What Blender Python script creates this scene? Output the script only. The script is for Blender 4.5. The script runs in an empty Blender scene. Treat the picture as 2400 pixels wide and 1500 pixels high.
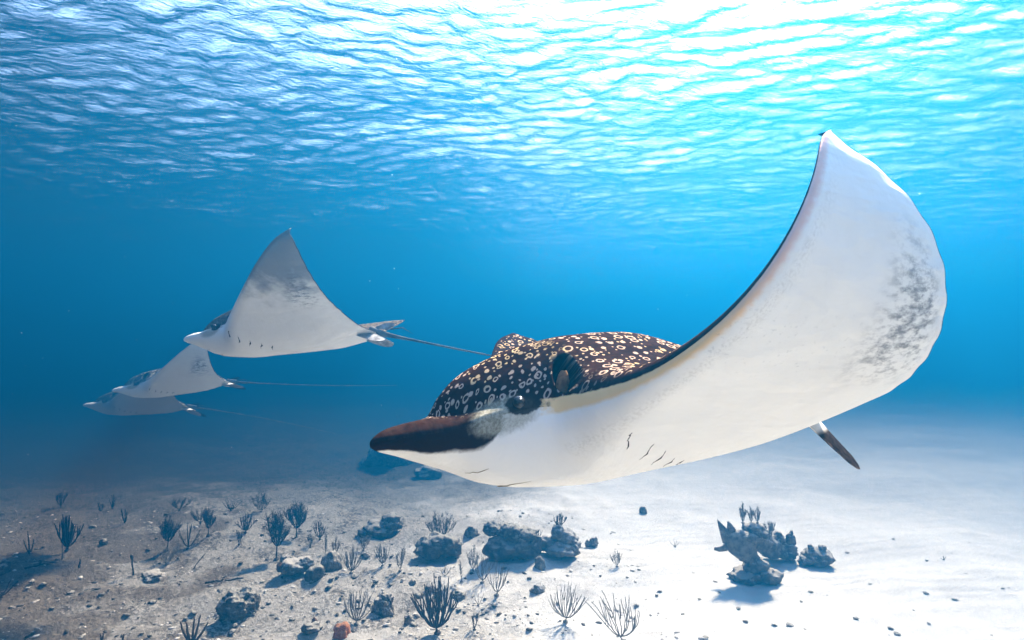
import bpy, bmesh, math, random
import numpy as np
from mathutils import Vector, Matrix, noise

# ------------------------------------------------------------------ camera, sky, sun, exposure
SC = bpy.context.scene
COL = SC.collection
CAM_H = 2.6            # camera above the sea bed
SURF = 4.8             # water surface above the sea bed
FPX = 1333.33          # focal length in pixels of a 2400 px wide picture
PITCH = math.atan(50 / FPX)
cam = bpy.data.cameras.new('camera'); cam.lens = 20; cam.sensor_width = 36
cam.clip_start = 0.05; cam.clip_end = 500
co = bpy.data.objects.new('camera', cam); COL.objects.link(co)
co.location = (0, 0, CAM_H); co.rotation_euler = (math.pi / 2 + PITCH, 0, 0)
SC.camera = co
SUN_AZ, SUN_EL = math.radians(26), math.radians(46)      # azimuth to the right of the view direction
w = bpy.data.worlds.new('World'); SC.world = w; w.use_nodes = True
wn = w.node_tree
sky = wn.nodes.new('ShaderNodeTexSky'); sky.sky_type = 'NISHITA'; sky.sun_disc = False
sky.sun_elevation = SUN_EL; sky.sun_rotation = SUN_AZ
wn.links.new(sky.outputs[0], wn.nodes['Background'].inputs[0])
wn.nodes['Background'].inputs[1].default_value = 0.085
sl = bpy.data.lights.new('sun', 'SUN'); sl.energy = 5.0; sl.angle = math.radians(5.0); sl.color = (1.0, 0.84, 0.64)
so = bpy.data.objects.new('sun', sl); COL.objects.link(so)
sd = Vector((math.sin(SUN_AZ) * math.cos(SUN_EL), math.cos(SUN_AZ) * math.cos(SUN_EL), math.sin(SUN_EL)))
so.rotation_euler = sd.to_track_quat('Z', 'Y').to_euler(); so.location = (0, 0, 20)
SC.view_settings.view_transform = 'Standard'; SC.view_settings.look = 'None'
SC.view_settings.gamma = 1; SC.view_settings.use_curve_mapping = False
SC.view_settings.exposure = 3.9
SC.cycles.max_bounces = 8; SC.cycles.diffuse_bounces = 3; SC.cycles.glossy_bounces = 3
SC.cycles.volume_bounces = 2; SC.cycles.transparent_max_bounces = 12
SC.cycles.use_denoising = True
WATER_DENSITY = 0.15
WATER_COLOR = (0.0015, 0.070, 0.165)
WATER_G = 0.69

# ------------------------------------------------------------------ helpers
rng = np.random.default_rng(7)
_perm = rng.permutation(256); _perm = np.concatenate([_perm, _perm, _perm])
_g2 = rng.normal(size=(256, 2)); _g2 /= np.linalg.norm(_g2, axis=1)[:, None]
def perlin(x, y):
    xi = np.floor(x).astype(int); yi = np.floor(y).astype(int)
    fx = x - xi; fy = y - yi; xi &= 255; yi &= 255
    u = fx**3 * (fx * (fx * 6 - 15) + 10); v = fy**3 * (fy * (fy * 6 - 15) + 10)
    def g(a, b, dx, dy):
        k = _perm[_perm[(xi + a) & 255] + ((yi + b) & 255)]
        return _g2[k, 0] * dx + _g2[k, 1] * dy
    n0 = g(0, 0, fx, fy) * (1 - u) + g(1, 0, fx - 1, fy) * u
    n1 = g(0, 1, fx, fy - 1) * (1 - u) + g(1, 1, fx - 1, fy - 1) * u
    return (n0 * (1 - v) + n1 * v) * 1.5
def fbm(x, y, o=4, gain=.5):
    s = 0; a = 1
    for i in range(o):
        s = s + a * perlin(x + 17.3 * i, y - 9.1 * i); x = x * 2.03; y = y * 2.03; a *= gain
    return s
def sstep(a, b, x):
    t = np.clip((x - a) / (b - a), 0, 1); return t * t * (3 - 2 * t)

def mesh_np(name, V, F, mat, parent=None, smooth=True, attrs=None):
    me = bpy.data.meshes.new(name)
    if isinstance(F, list):
        me.from_pydata([tuple(v) for v in V], [], F)
    else:
        V = np.asarray(V, np.float32); F = np.asarray(F, np.int32); k = F.shape[1]
        me.vertices.add(len(V)); me.vertices.foreach_set('co', V.ravel())
        me.loops.add(F.size); me.loops.foreach_set('vertex_index', np.ascontiguousarray(F).ravel())
        me.polygons.add(len(F)); me.polygons.foreach_set('loop_start', np.arange(0, F.size, k, dtype=np.int32))
        me.polygons.foreach_set('loop_total', np.full(len(F), k, np.int32)); me.update(calc_edges=True); me.validate()
    if smooth: me.polygons.foreach_set('use_smooth', [True] * len(me.polygons))
    for k, a in (attrs or {}).items():
        a = np.asarray(a, np.float32)
        if a.ndim == 1:
            at_ = me.attributes.new(k, 'FLOAT', 'POINT'); at_.data.foreach_set('value', a)
        else:
            at_ = me.attributes.new(k, 'FLOAT_VECTOR', 'POINT'); at_.data.foreach_set('vector', a.ravel())
    me.update()
    return link(name, me, mat, parent)
def link(name, me, mat, parent=None):
    if mat is not None and not me.materials: me.materials.append(mat)
    o = bpy.data.objects.new(name, me); COL.objects.link(o); o.parent = parent
    return o
def tag(o, label=None, cat=None, group=None, kind=None):
    if label: o['label'] = label
    if cat: o['category'] = cat
    if group: o['group'] = group
    if kind: o['kind'] = kind
    return o
def empty(name, loc, label, cat, group=None):
    o = bpy.data.objects.new(name, None); COL.objects.link(o); o.location = loc
    o.empty_display_size = .1
    return tag(o, label, cat, group)
def grid_faces(n, m, flip=False):
    i = np.arange(n * m).reshape(n, m)
    q = np.stack([i[:-1, :-1], i[1:, :-1], i[1:, 1:], i[:-1, 1:]], -1).reshape(-1, 4)
    return q[:, ::-1] if flip else q
class NT:
    """small helper for node materials"""
    def __init__(s, name):
        s.m = bpy.data.materials.new(name); s.m.use_nodes = True; s.t = s.m.node_tree
        s.b = s.t.nodes['Principled BSDF']; s.b.inputs['IOR'].default_value = 1.05;   # wet surfaces under water hardly gloss
        s.out = s.t.nodes['Material Output']
    def n(s, typ, **kw):
        nd = s.t.nodes.new(typ)
        for k, v in kw.items():
            if k.startswith('i_'):
                nd.inputs[k[2:].replace('_', ' ')].default_value = v
            else: setattr(nd, k, v)
        return nd
    def l(s, a, b): s.t.links.new(a, b)
    def setin(s, nd, i, v):
        if hasattr(v, 'is_output'): s.l(v, nd.inputs[i])
        else: nd.inputs[i].default_value = v
    def math(s, op, a, b=0.0, c=0.0, clamp=False):
        nd = s.t.nodes.new('ShaderNodeMath'); nd.operation = op; nd.use_clamp = clamp
        s.setin(nd, 0, a); s.setin(nd, 1, b); s.setin(nd, 2, c)
        return nd.outputs[0]
    def ss(s, x, a, b, lo=0.0, hi=1.0):
        nd = s.t.nodes.new('ShaderNodeMapRange'); nd.interpolation_type = 'SMOOTHSTEP'
        s.setin(nd, 0, x); s.setin(nd, 1, a); s.setin(nd, 2, b); s.setin(nd, 3, lo); s.setin(nd, 4, hi)
        return nd.outputs[0]
    def mix(s, f, a, b, blend='MIX'):
        nd = s.t.nodes.new('ShaderNodeMix'); nd.data_type = 'RGBA'; nd.blend_type = blend
        s.setin(nd, 0, f); s.setin(nd, 6, a); s.setin(nd, 7, b)
        return nd.outputs[2]
    def attr(s, name):
        nd = s.t.nodes.new('ShaderNodeAttribute'); nd.attribute_name = name; return nd
    def noise(s, vec, scale, detail=4, rough=.55, dist=0.0):
        nd = s.n('ShaderNodeTexNoise'); nd.inputs['Scale'].default_value = scale
        nd.inputs['Detail'].default_value = detail; nd.inputs['Roughness'].default_value = rough
        nd.inputs['Distortion'].default_value = dist
        if vec is not None: s.l(vec, nd.inputs['Vector'])
        return nd
    def bump(s, h, strength, dist, normal=None):
        nd = s.n('ShaderNodeBump'); nd.inputs['Strength'].default_value = strength; nd.inputs['Distance'].default_value = dist
        s.l(h, nd.inputs['Height'])
        if normal is not None: s.l(normal, nd.inputs['Normal'])
        return nd.outputs[0]
    def vscale(s, vec, sc):
        nd = s.n('ShaderNodeVectorMath', operation='MULTIPLY'); s.l(vec, nd.inputs[0]); nd.inputs[1].default_value = sc
        return nd.outputs[0]
def RGB(r, g, b): return (r, g, b, 1)

def at(px, py, z=0.0):
    """ground point seen at a pixel of the 2400 x 1500 frame, on the plane of height z"""
    a, b = (px - 1200) / FPX, -(py - 750) / FPX
    c, s = math.cos(PITCH), math.sin(PITCH)
    d = Vector((a, c - b * s, s + b * c))
    t = (z - CAM_H) / d.z
    return Vector((d.x * t, d.y * t, z))

# ------------------------------------------------------------------ sea bed
def bed(x, y):
    x = np.asarray(x, float); y = np.asarray(y, float)
    far = sstep(8, 40, np.hypot(x, y))
    left = 1 - sstep(-1.5, 2.5, x)
    h = .10 * fbm(x * .28, y * .28, 3) + .035 * fbm(x * .9 + 5, y * .9, 3)
    h = h + (.008 + .042 * left) * fbm(x * 3.1, y * 3.1, 4, .6) * (1 - far)
    h = h - 0.5 * sstep(8, 40, y)
    return h
def bedz(p):
    return float(bed(np.array([p[0]]), np.array([p[1]]))[0])

def axis(lo, hi, d0, g, c=0.):
    """graded axis: step d0 near c growing with distance"""
    r = [c]
    while r[-1] < hi: r.append(r[-1] + d0 * (1 + g * abs(r[-1] - c)))
    l = [c]
    while l[-1] > lo: l.append(l[-1] - d0 * (1 + g * abs(l[-1] - c)))
    return np.array(l[:0:-1] + r)

def mat_sand():
    N = NT('sand'); tc = N.n('ShaderNodeNewGeometry').outputs['Position']
    sx = N.n('ShaderNodeSeparateXYZ'); N.l(tc, sx.inputs[0])
    n1 = N.noise(tc, .55, 5, .6); n2 = N.noise(tc, 3.2, 6, .65); n3 = N.noise(tc, 22, 6, .7); n4 = N.noise(tc, 90, 4, .7)
    # clean white sand to the right, silty rubble flat to the left and in patches
    r = N.math('ADD', sx.outputs[0], N.math('MULTIPLY', N.math('SUBTRACT', n1.outputs[0], .5), 7.0))
    rub = N.ss(r, 1.6, -2.6)
    patch = N.ss(n2.outputs[0], .44, .62)
    chips = N.ss(n3.outputs[0], .44, .60)
    silt = N.mix(patch, RGB(.52, .48, .42), RGB(.20, .168, .135))
    silt = N.mix(chips, silt, RGB(.62, .58, .52))
    darkp = N.ss(n1.outputs[0], .60, .74)
    silt = N.mix(N.math('MULTIPLY', darkp, .55), silt, RGB(.16, .13, .105))
    nb_ = N.noise(tc, 1.3, 5, .65); bp = N.math('ADD', N.math('MULTIPLY', sx.outputs[0], -.12), N.math('SUBTRACT', nb_.outputs[0], N.math('MULTIPLY', sx.outputs[1], .05)))
    silt = N.mix(N.math('MULTIPLY', N.ss(bp, .54, .72), .75), silt, RGB(.16, .115, .075))
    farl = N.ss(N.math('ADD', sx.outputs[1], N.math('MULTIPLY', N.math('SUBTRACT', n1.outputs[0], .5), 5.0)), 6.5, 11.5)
    silt = N.mix(N.math('MULTIPLY', farl, .88), silt, RGB(.055, .052, .045))  # distant silt darkened in its colour, standing in for the fade into haze
    white = N.mix(N.ss(n2.outputs[0], .40, .68, 0, .38), RGB(.84, .82, .77), RGB(.66, .63, .58))
    white = N.mix(N.ss(n4.outputs[0], .62, .72, 0, .25), white, RGB(.5, .47, .42))
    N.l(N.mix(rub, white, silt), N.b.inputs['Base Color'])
    N.b.inputs['Roughness'].default_value = .95; N.b.inputs['Specular IOR Level'].default_value = .1
    hh = N.math('ADD', N.math('MULTIPLY', n3.outputs[0], N.math('ADD', N.math('MULTIPLY', rub, 1.6), .25)), N.math('MULTIPLY', n4.outputs[0], .35))
    wv = N.n('ShaderNodeTexWave'); N.l(N.vscale(tc, (.35, 1.0, 1.0)), wv.inputs['Vector']); wv.bands_direction = 'Y'; wv.inputs['Scale'].default_value = 1.5; wv.inputs['Distortion'].default_value = 14.0; wv.inputs['Detail'].default_value = 3.0; wv.inputs['Detail Scale'].default_value = .7
    b0_ = N.bump(wv.outputs['Fac'], .12, .05)
    N.l(N.bump(hh, 1.0, .055, b0_), N.b.inputs['Normal'])
    return N.m
gx = axis(-75, 75, .045, .55); gy = axis(-12, 110, .04, .42, 4.2)
GX, GY = np.meshgrid(gx, gy, indexing='ij')
GZ = bed(GX, GY)
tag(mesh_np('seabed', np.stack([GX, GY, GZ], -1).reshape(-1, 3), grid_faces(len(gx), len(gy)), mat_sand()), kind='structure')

# ------------------------------------------------------------------ water surface seen from below, and the water itself
def waves(x, y):
    u = x * .94 - y * .34; v = x * .34 + y * .94
    wx = .35 * perlin(u * .5, v * .5 + 3); wy = .3 * perlin(u * .5 + 40, v * .5)
    a = .038 * perlin((u + wx) * .38, (v + wy) * .85)
    b = .021 * (1 - 2 * np.abs(perlin((u + wx) * 1.7 + 9, (v + wy) * 3.2 + 1)))
    c = .0125 * (1 - 2 * np.abs(perlin((u + wx) * 3.6 + 3, (v + wy) * 6.6 + 7)))
    d = .0072 * perlin((u + wx) * 6.2, (v + wy) * 12.5)
    return a + b + c + d
def mat_surface():
    N = NT('water_surface'); t = N.t
    t.nodes.remove(N.b)
    pos = N.n('ShaderNodeNewGeometry').outputs['Position']
    v = N.vscale(pos, (6.0, 13.0, 1.0)); rot = N.n('ShaderNodeVectorRotate'); N.l(pos, rot.inputs['Vector']); rot.inputs['Angle'].default_value = -.35
    v = N.vscale(rot.outputs[0], (5.0, 11.0, 1.0))
    n = N.noise(v, 2.0, 5, .6, .8)
    nb = N.bump(n.outputs[0], .42, .03)
    fr = N.n('ShaderNodeFresnel'); fr.inputs['IOR'].default_value = 1.215; N.l(nb, fr.inputs['Normal'])
    gl = N.n('ShaderNodeBsdfGlossy'); gl.inputs['Roughness'].default_value = .14; N.l(nb, gl.inputs['Normal'])
    tr = N.n('ShaderNodeBsdfTransparent')
    mx = N.n('ShaderNodeMixShader'); N.l(fr.outputs[0], mx.inputs[0]); N.l(tr.outputs[0], mx.inputs[1]); N.l(gl.outputs[0], mx.inputs[2])
    N.l(mx.outputs[0], N.out.inputs['Surface'])
    return N.m
gx = axis(-75, 75, .034, .30); gy = axis(-12, 110, .026, .30, 4.0)
GX, GY = np.meshgrid(gx, gy, indexing='ij')
GZ = SURF + waves(GX, GY)
tag(mesh_np('water_surface', np.stack([GX, GY, GZ], -1).reshape(-1, 3), grid_faces(len(gx), len(gy)), mat_surface()), kind='structure')

# ------------------------------------------------------------------ eagle rays
def interp(xp, fp, x):
    xp = np.asarray(xp, float); fp = np.asarray(fp, float); h = np.diff(xp); d = np.diff(fp) / h
    m = np.zeros_like(fp); m[0] = d[0]; m[-1] = d[-1]
    for i in range(1, len(xp) - 1):
        m[i] = 0 if d[i-1] * d[i] <= 0 else 2 * d[i-1] * d[i] / (d[i-1] + d[i])
    x = np.clip(x, xp[0], xp[-1]); i = np.clip(np.searchsorted(xp, x) - 1, 0, len(h) - 1)
    t = (x - xp[i]) / h[i]
    return ((1+2*t)*(1-t)**2*fp[i] + t*(1-t)**2*h[i]*m[i] + t*t*(3-2*t)*fp[i+1] + t*t*(t-1)*h[i]*m[i+1])
LEV = [0, .03, .06, .085, .105, .125, .15, .20, .3, .5, .7, .85, .94, 1.]
LEX = [.80, .793, .762, .695, .59, .48, .425, .395, .34, .205, .04, -.115, -.235, -.36]
TEV = [0, .06, .12, .2, .3, .5, .7, .85, .94, 1.]
TEX = [-.62, -.61, -.59, -.55, -.505, -.435, -.40, -.385, -.375, -.36]
def planf(v, p):
    le = interp(LEV, LEX, v); te = interp(TEV, TEX, v)
    t = np.clip((v - .12) / .88, 0, 1)
    return le + p[0]*t**2 + p[1]*t*(1-t)*2, te + p[0]*t**2 + p[2]*t*(1-t)*2
def bend(v, c, B):
    a0, a1, a2, tw = B
    n = 200; vv = np.linspace(0, 1, n + 1)
    t = np.clip((vv - .12) / .88, 0, 1); sm = sstep(.06, .26, vv)
    base = a0 * sm + a1 * t + a2 * t * t
    cs = np.linspace(0, 1, 21)
    th = base[None, :] + tw * (cs[:, None] - .5) * t[None, :]
    dy = np.cos(th); dz = np.sin(th); z0 = np.zeros((21, 1))
    Y = np.concatenate([z0, np.cumsum((dy[:, 1:] + dy[:, :-1]) / 2 / n, 1)], 1)
    Z = np.concatenate([z0, np.cumsum((dz[:, 1:] + dz[:, :-1]) / 2 / n, 1)], 1)
    fi = np.clip(c * 20, 0, 19.999); i = fi.astype(int); fi = fi - i
    fj = np.clip(v * n, 0, n - 1e-3); j = fj.astype(int); fj = fj - j
    def bil(A): return A[i, j]*(1-fi)*(1-fj) + A[i+1, j]*fi*(1-fj) + A[i, j+1]*(1-fi)*fj + A[i+1, j+1]*fi*fj
    return bil(Y), bil(Z), bil(th)
TOPX = [-.62, -.5, -.3, -.1, .1, .3, .42, .5, .56, .61, .648, .675, .735, .80]
TOPZ = [.03, .06, .13, .192, .225, .203, .172, .147, .130, .110, .078, .040, .032, .019]
BOTX = [-.62, -.45, -.2, .1, .3, .45, .55, .66, .74, .80]
BOTZ = [.03, .07, .115, .15, .170, .166, .134, .064, .028, .014]
EDGX = [-.62, .30, .45, .56, .66, .80]
EDGZ = [.0, .0, .0, -.018, -.045, -.060]
def dist_poly(P, C):
    d = np.full(len(P), 9.); A = C[:-1]; D = C[1:] - A; L = (D * D).sum(1)
    for k in range(0, len(P), 4000):
        q = P[k:k+4000, None, :] - A[None]
        t = np.clip((q * D).sum(-1) / L, 0, 1)
        d[k:k+4000] = np.sqrt(((q - t[..., None] * D) ** 2).sum(-1)).min(1)
    return d
def ray_heights(x, v, dle, dte):
    """half thickness above and below the edge line"""
    x2 = x + 13.0 * np.minimum(v, .12)**2 * sstep(.40, .54, x)
    bt = interp(TOPX, TOPZ, x2); bb = interp(BOTX, BOTZ, x)
    S = np.exp(-(v / .185)**2); S2 = np.exp(-(v / .23)**2)
    wt = (.040 * (1 - v)**.8 + .004)
    bt = bt - .013 * np.exp(-((x2 - .672) / .009)**2) * sstep(.02, .05, v)          # fold between bill and forehead
    top = bt * S + wt * (1 - S); bot = bb * S2 + wt * .8 * (1 - S2)
    hd = sstep(.30, .15, v)
    rl = .105 * hd + (.030 + .05 * (1 - v)) * (1 - hd)
    rl = rl * (1 - .62 * sstep(.60, .72, x))
    t = np.clip(dle / rl, 0, 1); g1 = np.sqrt(np.maximum(1 - (1 - t)**2, 0))
    rt = .26 * (1 - v) + .06
    t = np.clip(dte / rt, 0, 1); g2 = t * (2 - t)
    g2 = np.maximum(g2, .0)
    eps = .0015
    return top * g1 * g2 + eps * (g2 > 0), bot * g1 * g2 + eps * (g2 > 0)

def ray_geom(BL, BR, pl, nv, nc, spir, sweep_r=0.):
    vpos = np.concatenate([np.linspace(0, .06, nv // 10, endpoint=False), np.linspace(.06, .17, nv // 3, endpoint=False), .17 + (.998 - .17) * np.linspace(0, 1, nv - nv // 10 - nv // 3) ** .95])
    vs = np.concatenate([-vpos[:0:-1], vpos])
    c1 = np.linspace(0, 1, nc); c1 = .55 * (.5 - .5 * np.cos(np.pi * c1)) + .45 * c1 ** 1.25
    Vs, Cs = np.meshgrid(vs, c1, indexing='ij'); av = np.abs(Vs)
    le, te = planf(av, pl)
    X = le + (te - le) * Cs
    vv = np.linspace(0, .998, 500); l2, t2 = planf(vv, pl)
    P = np.stack([X.ravel(), av.ravel()], -1)
    dle = dist_poly(P, np.stack([l2, vv], -1)).reshape(X.shape); dte = dist_poly(P, np.stack([t2, vv], -1)).reshape(X.shape)
    dle[:, 0] = 0; dte[:, -1] = 0; dle[0] = dle[-1] = 0
    ht, hb = ray_heights(X, av, dle, dte)
    ez = interp(EDGX, EDGZ, X) * sstep(.28, .12, av)
    sgn = np.where(Vs >= 0, 1., -1.)
    yl, zl, tl = bend(av, Cs, BL); yr, zr, tr = bend(av, Cs, BR)
    L = Vs >= 0
    Y = np.where(L, yl, yr); Z = np.where(L, zl, zr); TH = np.where(L, tl, tr)
    def place(off):
        return np.stack([X + np.where(L, 0, sweep_r) * np.clip((av - .12) / .88, 0, 1)**2, sgn * (Y - np.sin(TH) * off), Z + np.cos(TH) * off], -1)
    bnd = np.zeros(X.shape, bool); bnd[:, 0] = bnd[:, -1] = bnd[0] = bnd[-1] = True
    ht[bnd] = 0; hb[bnd] = 0
    rip = .0015 * np.sin(av * 70 + X * 20) * sstep(.16, .0, dte) * sstep(.2, .4, av)      # slight ripple of the thin trailing edge
    T = place(ez + ht + rip); Bm = place(ez - hb + rip)
    # spiracle pit behind each eye, facing out and a little up
    pit = np.zeros(X.shape); sp3 = None
    for s in (1, -1):
        i = np.argmin((X - spir[0])**2 + (Vs - s * spir[1])**2)
        c3 = T.reshape(-1, 3)[i]; dd = T - c3
        u = dd[..., 2] * .8 - s * dd[..., 1] * .6                     # up along the flank
        w_ = s * dd[..., 1] * .8 + dd[..., 2] * .6
        r = np.sqrt((dd[..., 0] / .024 + u / .12)**2 + (u / .052)**2 + (w_ / .065)**2) + 9. * (Vs * s < 0)
        m = sstep(1.12, .74, r)
        T = T + np.stack([0 * m, -s * .058 * m, -.034 * m], -1)
        rim = np.exp(-((r - 1.22) / .2)**2) * .003
        T = T + np.stack([0 * rim, s * rim, rim * .6], -1)
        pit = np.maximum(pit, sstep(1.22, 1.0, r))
        if s == 1: sp3 = c3
    # pattern coordinates that follow the skin: arc length forward and down the flank
    xs = np.linspace(-.7, .85, 400); tz = interp(TOPX, TOPZ, xs)
    arc = np.concatenate([[0], np.cumsum(np.hypot(np.diff(xs), np.diff(tz)))])
    drop = np.maximum(interp(TOPX, TOPZ, X) - ht, 0)
    pat = np.stack([np.interp(X, xs, arc), sgn * (av + .55 * drop), 0 * X], -1)
    return dict(X=X, Vs=Vs, Cs=Cs, av=av, dle=dle, dte=dte, ht=ht, hb=hb, T=T, Bm=Bm, pit=pit, sp3=sp3, bnd=bnd, pat=pat)

def make_ray(name, label, q, BL, BR, pl, nv, nc, mats, tail, pelvic, spir, group, fine=False, eye_at=(.505, .122, .012), gills=None, size=1.0, sweep_r=0.):
    root = empty(name, (q[0] * size, q[1] * size, q[2] * size + CAM_H), label, 'ray', group); root.scale = (size,) * 3
    R = Matrix.Rotation(q[3], 3, 'Z') @ Matrix.Rotation(q[4], 3, 'Y') @ Matrix.Rotation(q[5], 3, 'X')
    root.rotation_euler = R.to_euler()
    G = ray_geom(BL, BR, pl, nv, nc, spir, sweep_r)
    X, Vs, Cs, av, dle, dte, ht, hb, T, Bm, pit, sp3, bnd = [G[k] for k in 'X Vs Cs av dle dte ht hb T Bm pit sp3 bnd'.split()]
    n, m = X.shape; N0 = n * m
    it = np.arange(N0).reshape(n, m); ib = it + N0; ib = np.where(bnd, it, ib)
    Q = lambda I: np.stack([I[:-1, :-1], I[1:, :-1], I[1:, 1:], I[:-1, 1:]], -1).reshape(-1, 4)
    V = np.concatenate([T.reshape(-1, 3), Bm.reshape(-1, 3)])
    F = np.concatenate([Q(it)[:, ::-1], Q(ib)])
    used = np.zeros(2 * N0, bool); used[F.ravel()] = True
    remap = np.cumsum(used) - 1
    side = np.concatenate([np.where(bnd, .5, 0.).ravel(), np.ones(N0)])
    rest = np.concatenate([np.stack([X, Vs, ht], -1).reshape(-1, 3), np.stack([X, Vs, -hb], -1).reshape(-1, 3)])
    at2 = lambda a: np.concatenate([a.ravel(), a.ravel()])[used]
    F = remap[F]
    body = mesh_np('body', V[used], F[:, ::-1], mats['body'], root,
                   attrs=dict(side=side[used], pat=np.concatenate([G['pat'].reshape(-1, 3)] * 2)[used], rest=rest[used], dle=at2(dle), dte=at2(dte), chord=at2(Cs), pit=np.concatenate([pit.ravel(), pit.ravel() * 0])[used]))
    def surf(x, v, bottom=True, lift=0.):
        """point of the built surface at rest (x, v)"""
        i = np.argmin((X - x)**2 + (Vs - v)**2)
        A, O = (Bm, T) if bottom else (T, Bm)
        a = A.reshape(-1, 3)[i]; o = O.reshape(-1, 3)[i]
        nrm = (a - o) / max(np.linalg.norm(a - o), 1e-6)
        return a + nrm * lift
    for s in (1, -1):
        e = uv_ball('eye', .0150 if fine else .02, mats['eye'], root, 24 if fine else 10)
        e.location = (eye_at[0], s * eye_at[1], eye_at[2])
        e.rotation_euler = (0, 0, 0)
        if fine:
            pu = uv_ball('pupil', .0085, mats['pupil'], e, 16); pu.location = (.003, s * .0125, -.001); pu.scale = (1, .6, 1)
            fl = flap('spiracle_valve', mats['flap'], root, s)
            fl.location = (sp3[0] + .003, s * (sp3[1] - .012), sp3[2] - .030); fl.rotation_euler = (-s * .35, 0, 0)
        # gill slits
        for k in range(5):
            (xa, va), (xb, vb) = gills[k] if gills else ((.300 - .062 * k, .220 - .024 * k), (.326 - .062 * k, .180 - .024 * k))
            pts = [surf(xa + (xb - xa) * t + .004 * math.sin(t * 6 + k), s * (va + (vb - va) * t), True, .0003) for t in np.linspace(0, 1, 11)]
            tube('gill_slit', pts, [(.0017 if fine else .0055) * math.sin(math.pi * (.06 + .9 * t)) * (.6 + .4 * math.sin(t * 11 + k)) + .0003 for t in np.linspace(0, 1, 11)], mats['dark'], root, 6)
        # pelvic fin
        b0 = np.array([-.50, s * .085, -.035]); b1 = np.array([-.62, s * .035, -.015])
        pe = pelvic[0 if s == 1 else 1] if isinstance(pelvic[0], tuple) else pelvic
        d = np.array([pe[0], s * pe[1], pe[2]])
        blade('pelvic_fin', b0, b1, d, mats['fin'], root)
    pts = [surf(.50 - .05 * (t * t), t * .055, True, .0005) for t in np.linspace(-1, 1, 13)]
    tube('mouth', pts, [.0024 * (1.1 - abs(t)) for t in np.linspace(-1, 1, 13)], mats['lip'], root, 6)
    for s in (1, -1):
        pts = [surf(.60 - .045 * t, s * (.03 + .03 * t), True, .0003) for t in np.linspace(0, 1, 7)]
        tube('nasal_fold', pts, [.0012 * math.sin(math.pi * (.12 + .76 * t)) for t in np.linspace(0, 1, 7)], mats['lip'], root, 6)
    blade('dorsal_fin', np.array([-.58, 0, .035]), np.array([-.68, 0, .02]), np.array([-.06, 0, .045]), mats['fin'], root, th=.006)
    # tail
    n = 26; pts = []; rad = []
    for k in range(n):
        t = k / (n - 1)
        pts.append((-.56 - tail[0] * t, tail[3] * t * t, .012 + tail[1] * t + tail[2] * t * t)); rad.append(.030 * math.exp(-t * 16) + .0075 * (1 - .72 * t))
    tube('tail', pts, rad, mats['tail'], root, 10)
    tube('tail_spine', [(-.70, 0, .026), (-.78, 0, .026 + .012), (-.86, 0, .028 + tail[1] * .1)], [.005, .004, .0008], mats['dark'], root, 6)
    return root

def uv_ball(name, r, mat, parent, seg=16):
    bm = bmesh.new(); bmesh.ops.create_uvsphere(bm, u_segments=seg, v_segments=max(6, seg // 2), radius=r)
    me = bpy.data.meshes.new(name); bm.to_mesh(me); bm.free()
    for p in me.polygons: p.use_smooth = True
    return link(name, me, mat, parent)
def flap(name, mat, parent, s):
    """curved lid inside the spiracle"""
    V = []; n = 14
    for a in np.linspace(-1, 1, n):
        for b in np.linspace(-1, 1, n):
            rr = math.sqrt(max(0, 1 - .9 * a * a))
            V.append((.017 * b * rr, s * (.014 * (1 - b * b) * rr), .036 * a))
    for a in np.linspace(-1, 1, n):
        for b in np.linspace(-1, 1, n):
            rr = math.sqrt(max(0, 1 - .9 * a * a))
            V.append((.016 * b * rr, s * (.014 * (1 - b * b) * rr - .004), .035 * a))
    f = grid_faces(n, n); F = np.concatenate([f, f[:, ::-1] + n * n])
    return mesh_np(name, V, F, mat, parent)
def tube(name, pts, rad, mat, parent=None, seg=8, raw=False):
    pts = [Vector(p) for p in pts]; V = []; F = []
    up = Vector((.31, .77, .55)).normalized()
    for i, p in enumerate(pts):
        d = (pts[min(i + 1, len(pts) - 1)] - pts[max(i - 1, 0)])
        if d.length < 1e-9: d = Vector((0, 0, 1))
        d.normalize(); a = d.cross(up)
        if a.length < 1e-3: a = d.cross(Vector((1, 0, 0)))
        a.normalize(); b = d.cross(a)
        for k in range(seg):
            t = 2 * math.pi * k / seg; V.append(p + (a * math.cos(t) + b * math.sin(t)) * rad[i])
    for i in range(len(pts) - 1):
        for k in range(seg):
            k2 = (k + 1) % seg; F.append((i*seg+k, i*seg+k2, (i+1)*seg+k2, (i+1)*seg+k))
    F.append(tuple(range(seg))[::-1]); F.append(tuple(range((len(pts)-1)*seg, len(pts)*seg)))
    if raw: return [tuple(v) for v in V], F
    return mesh_np(name, [tuple(v) for v in V], F, mat, parent)
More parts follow.
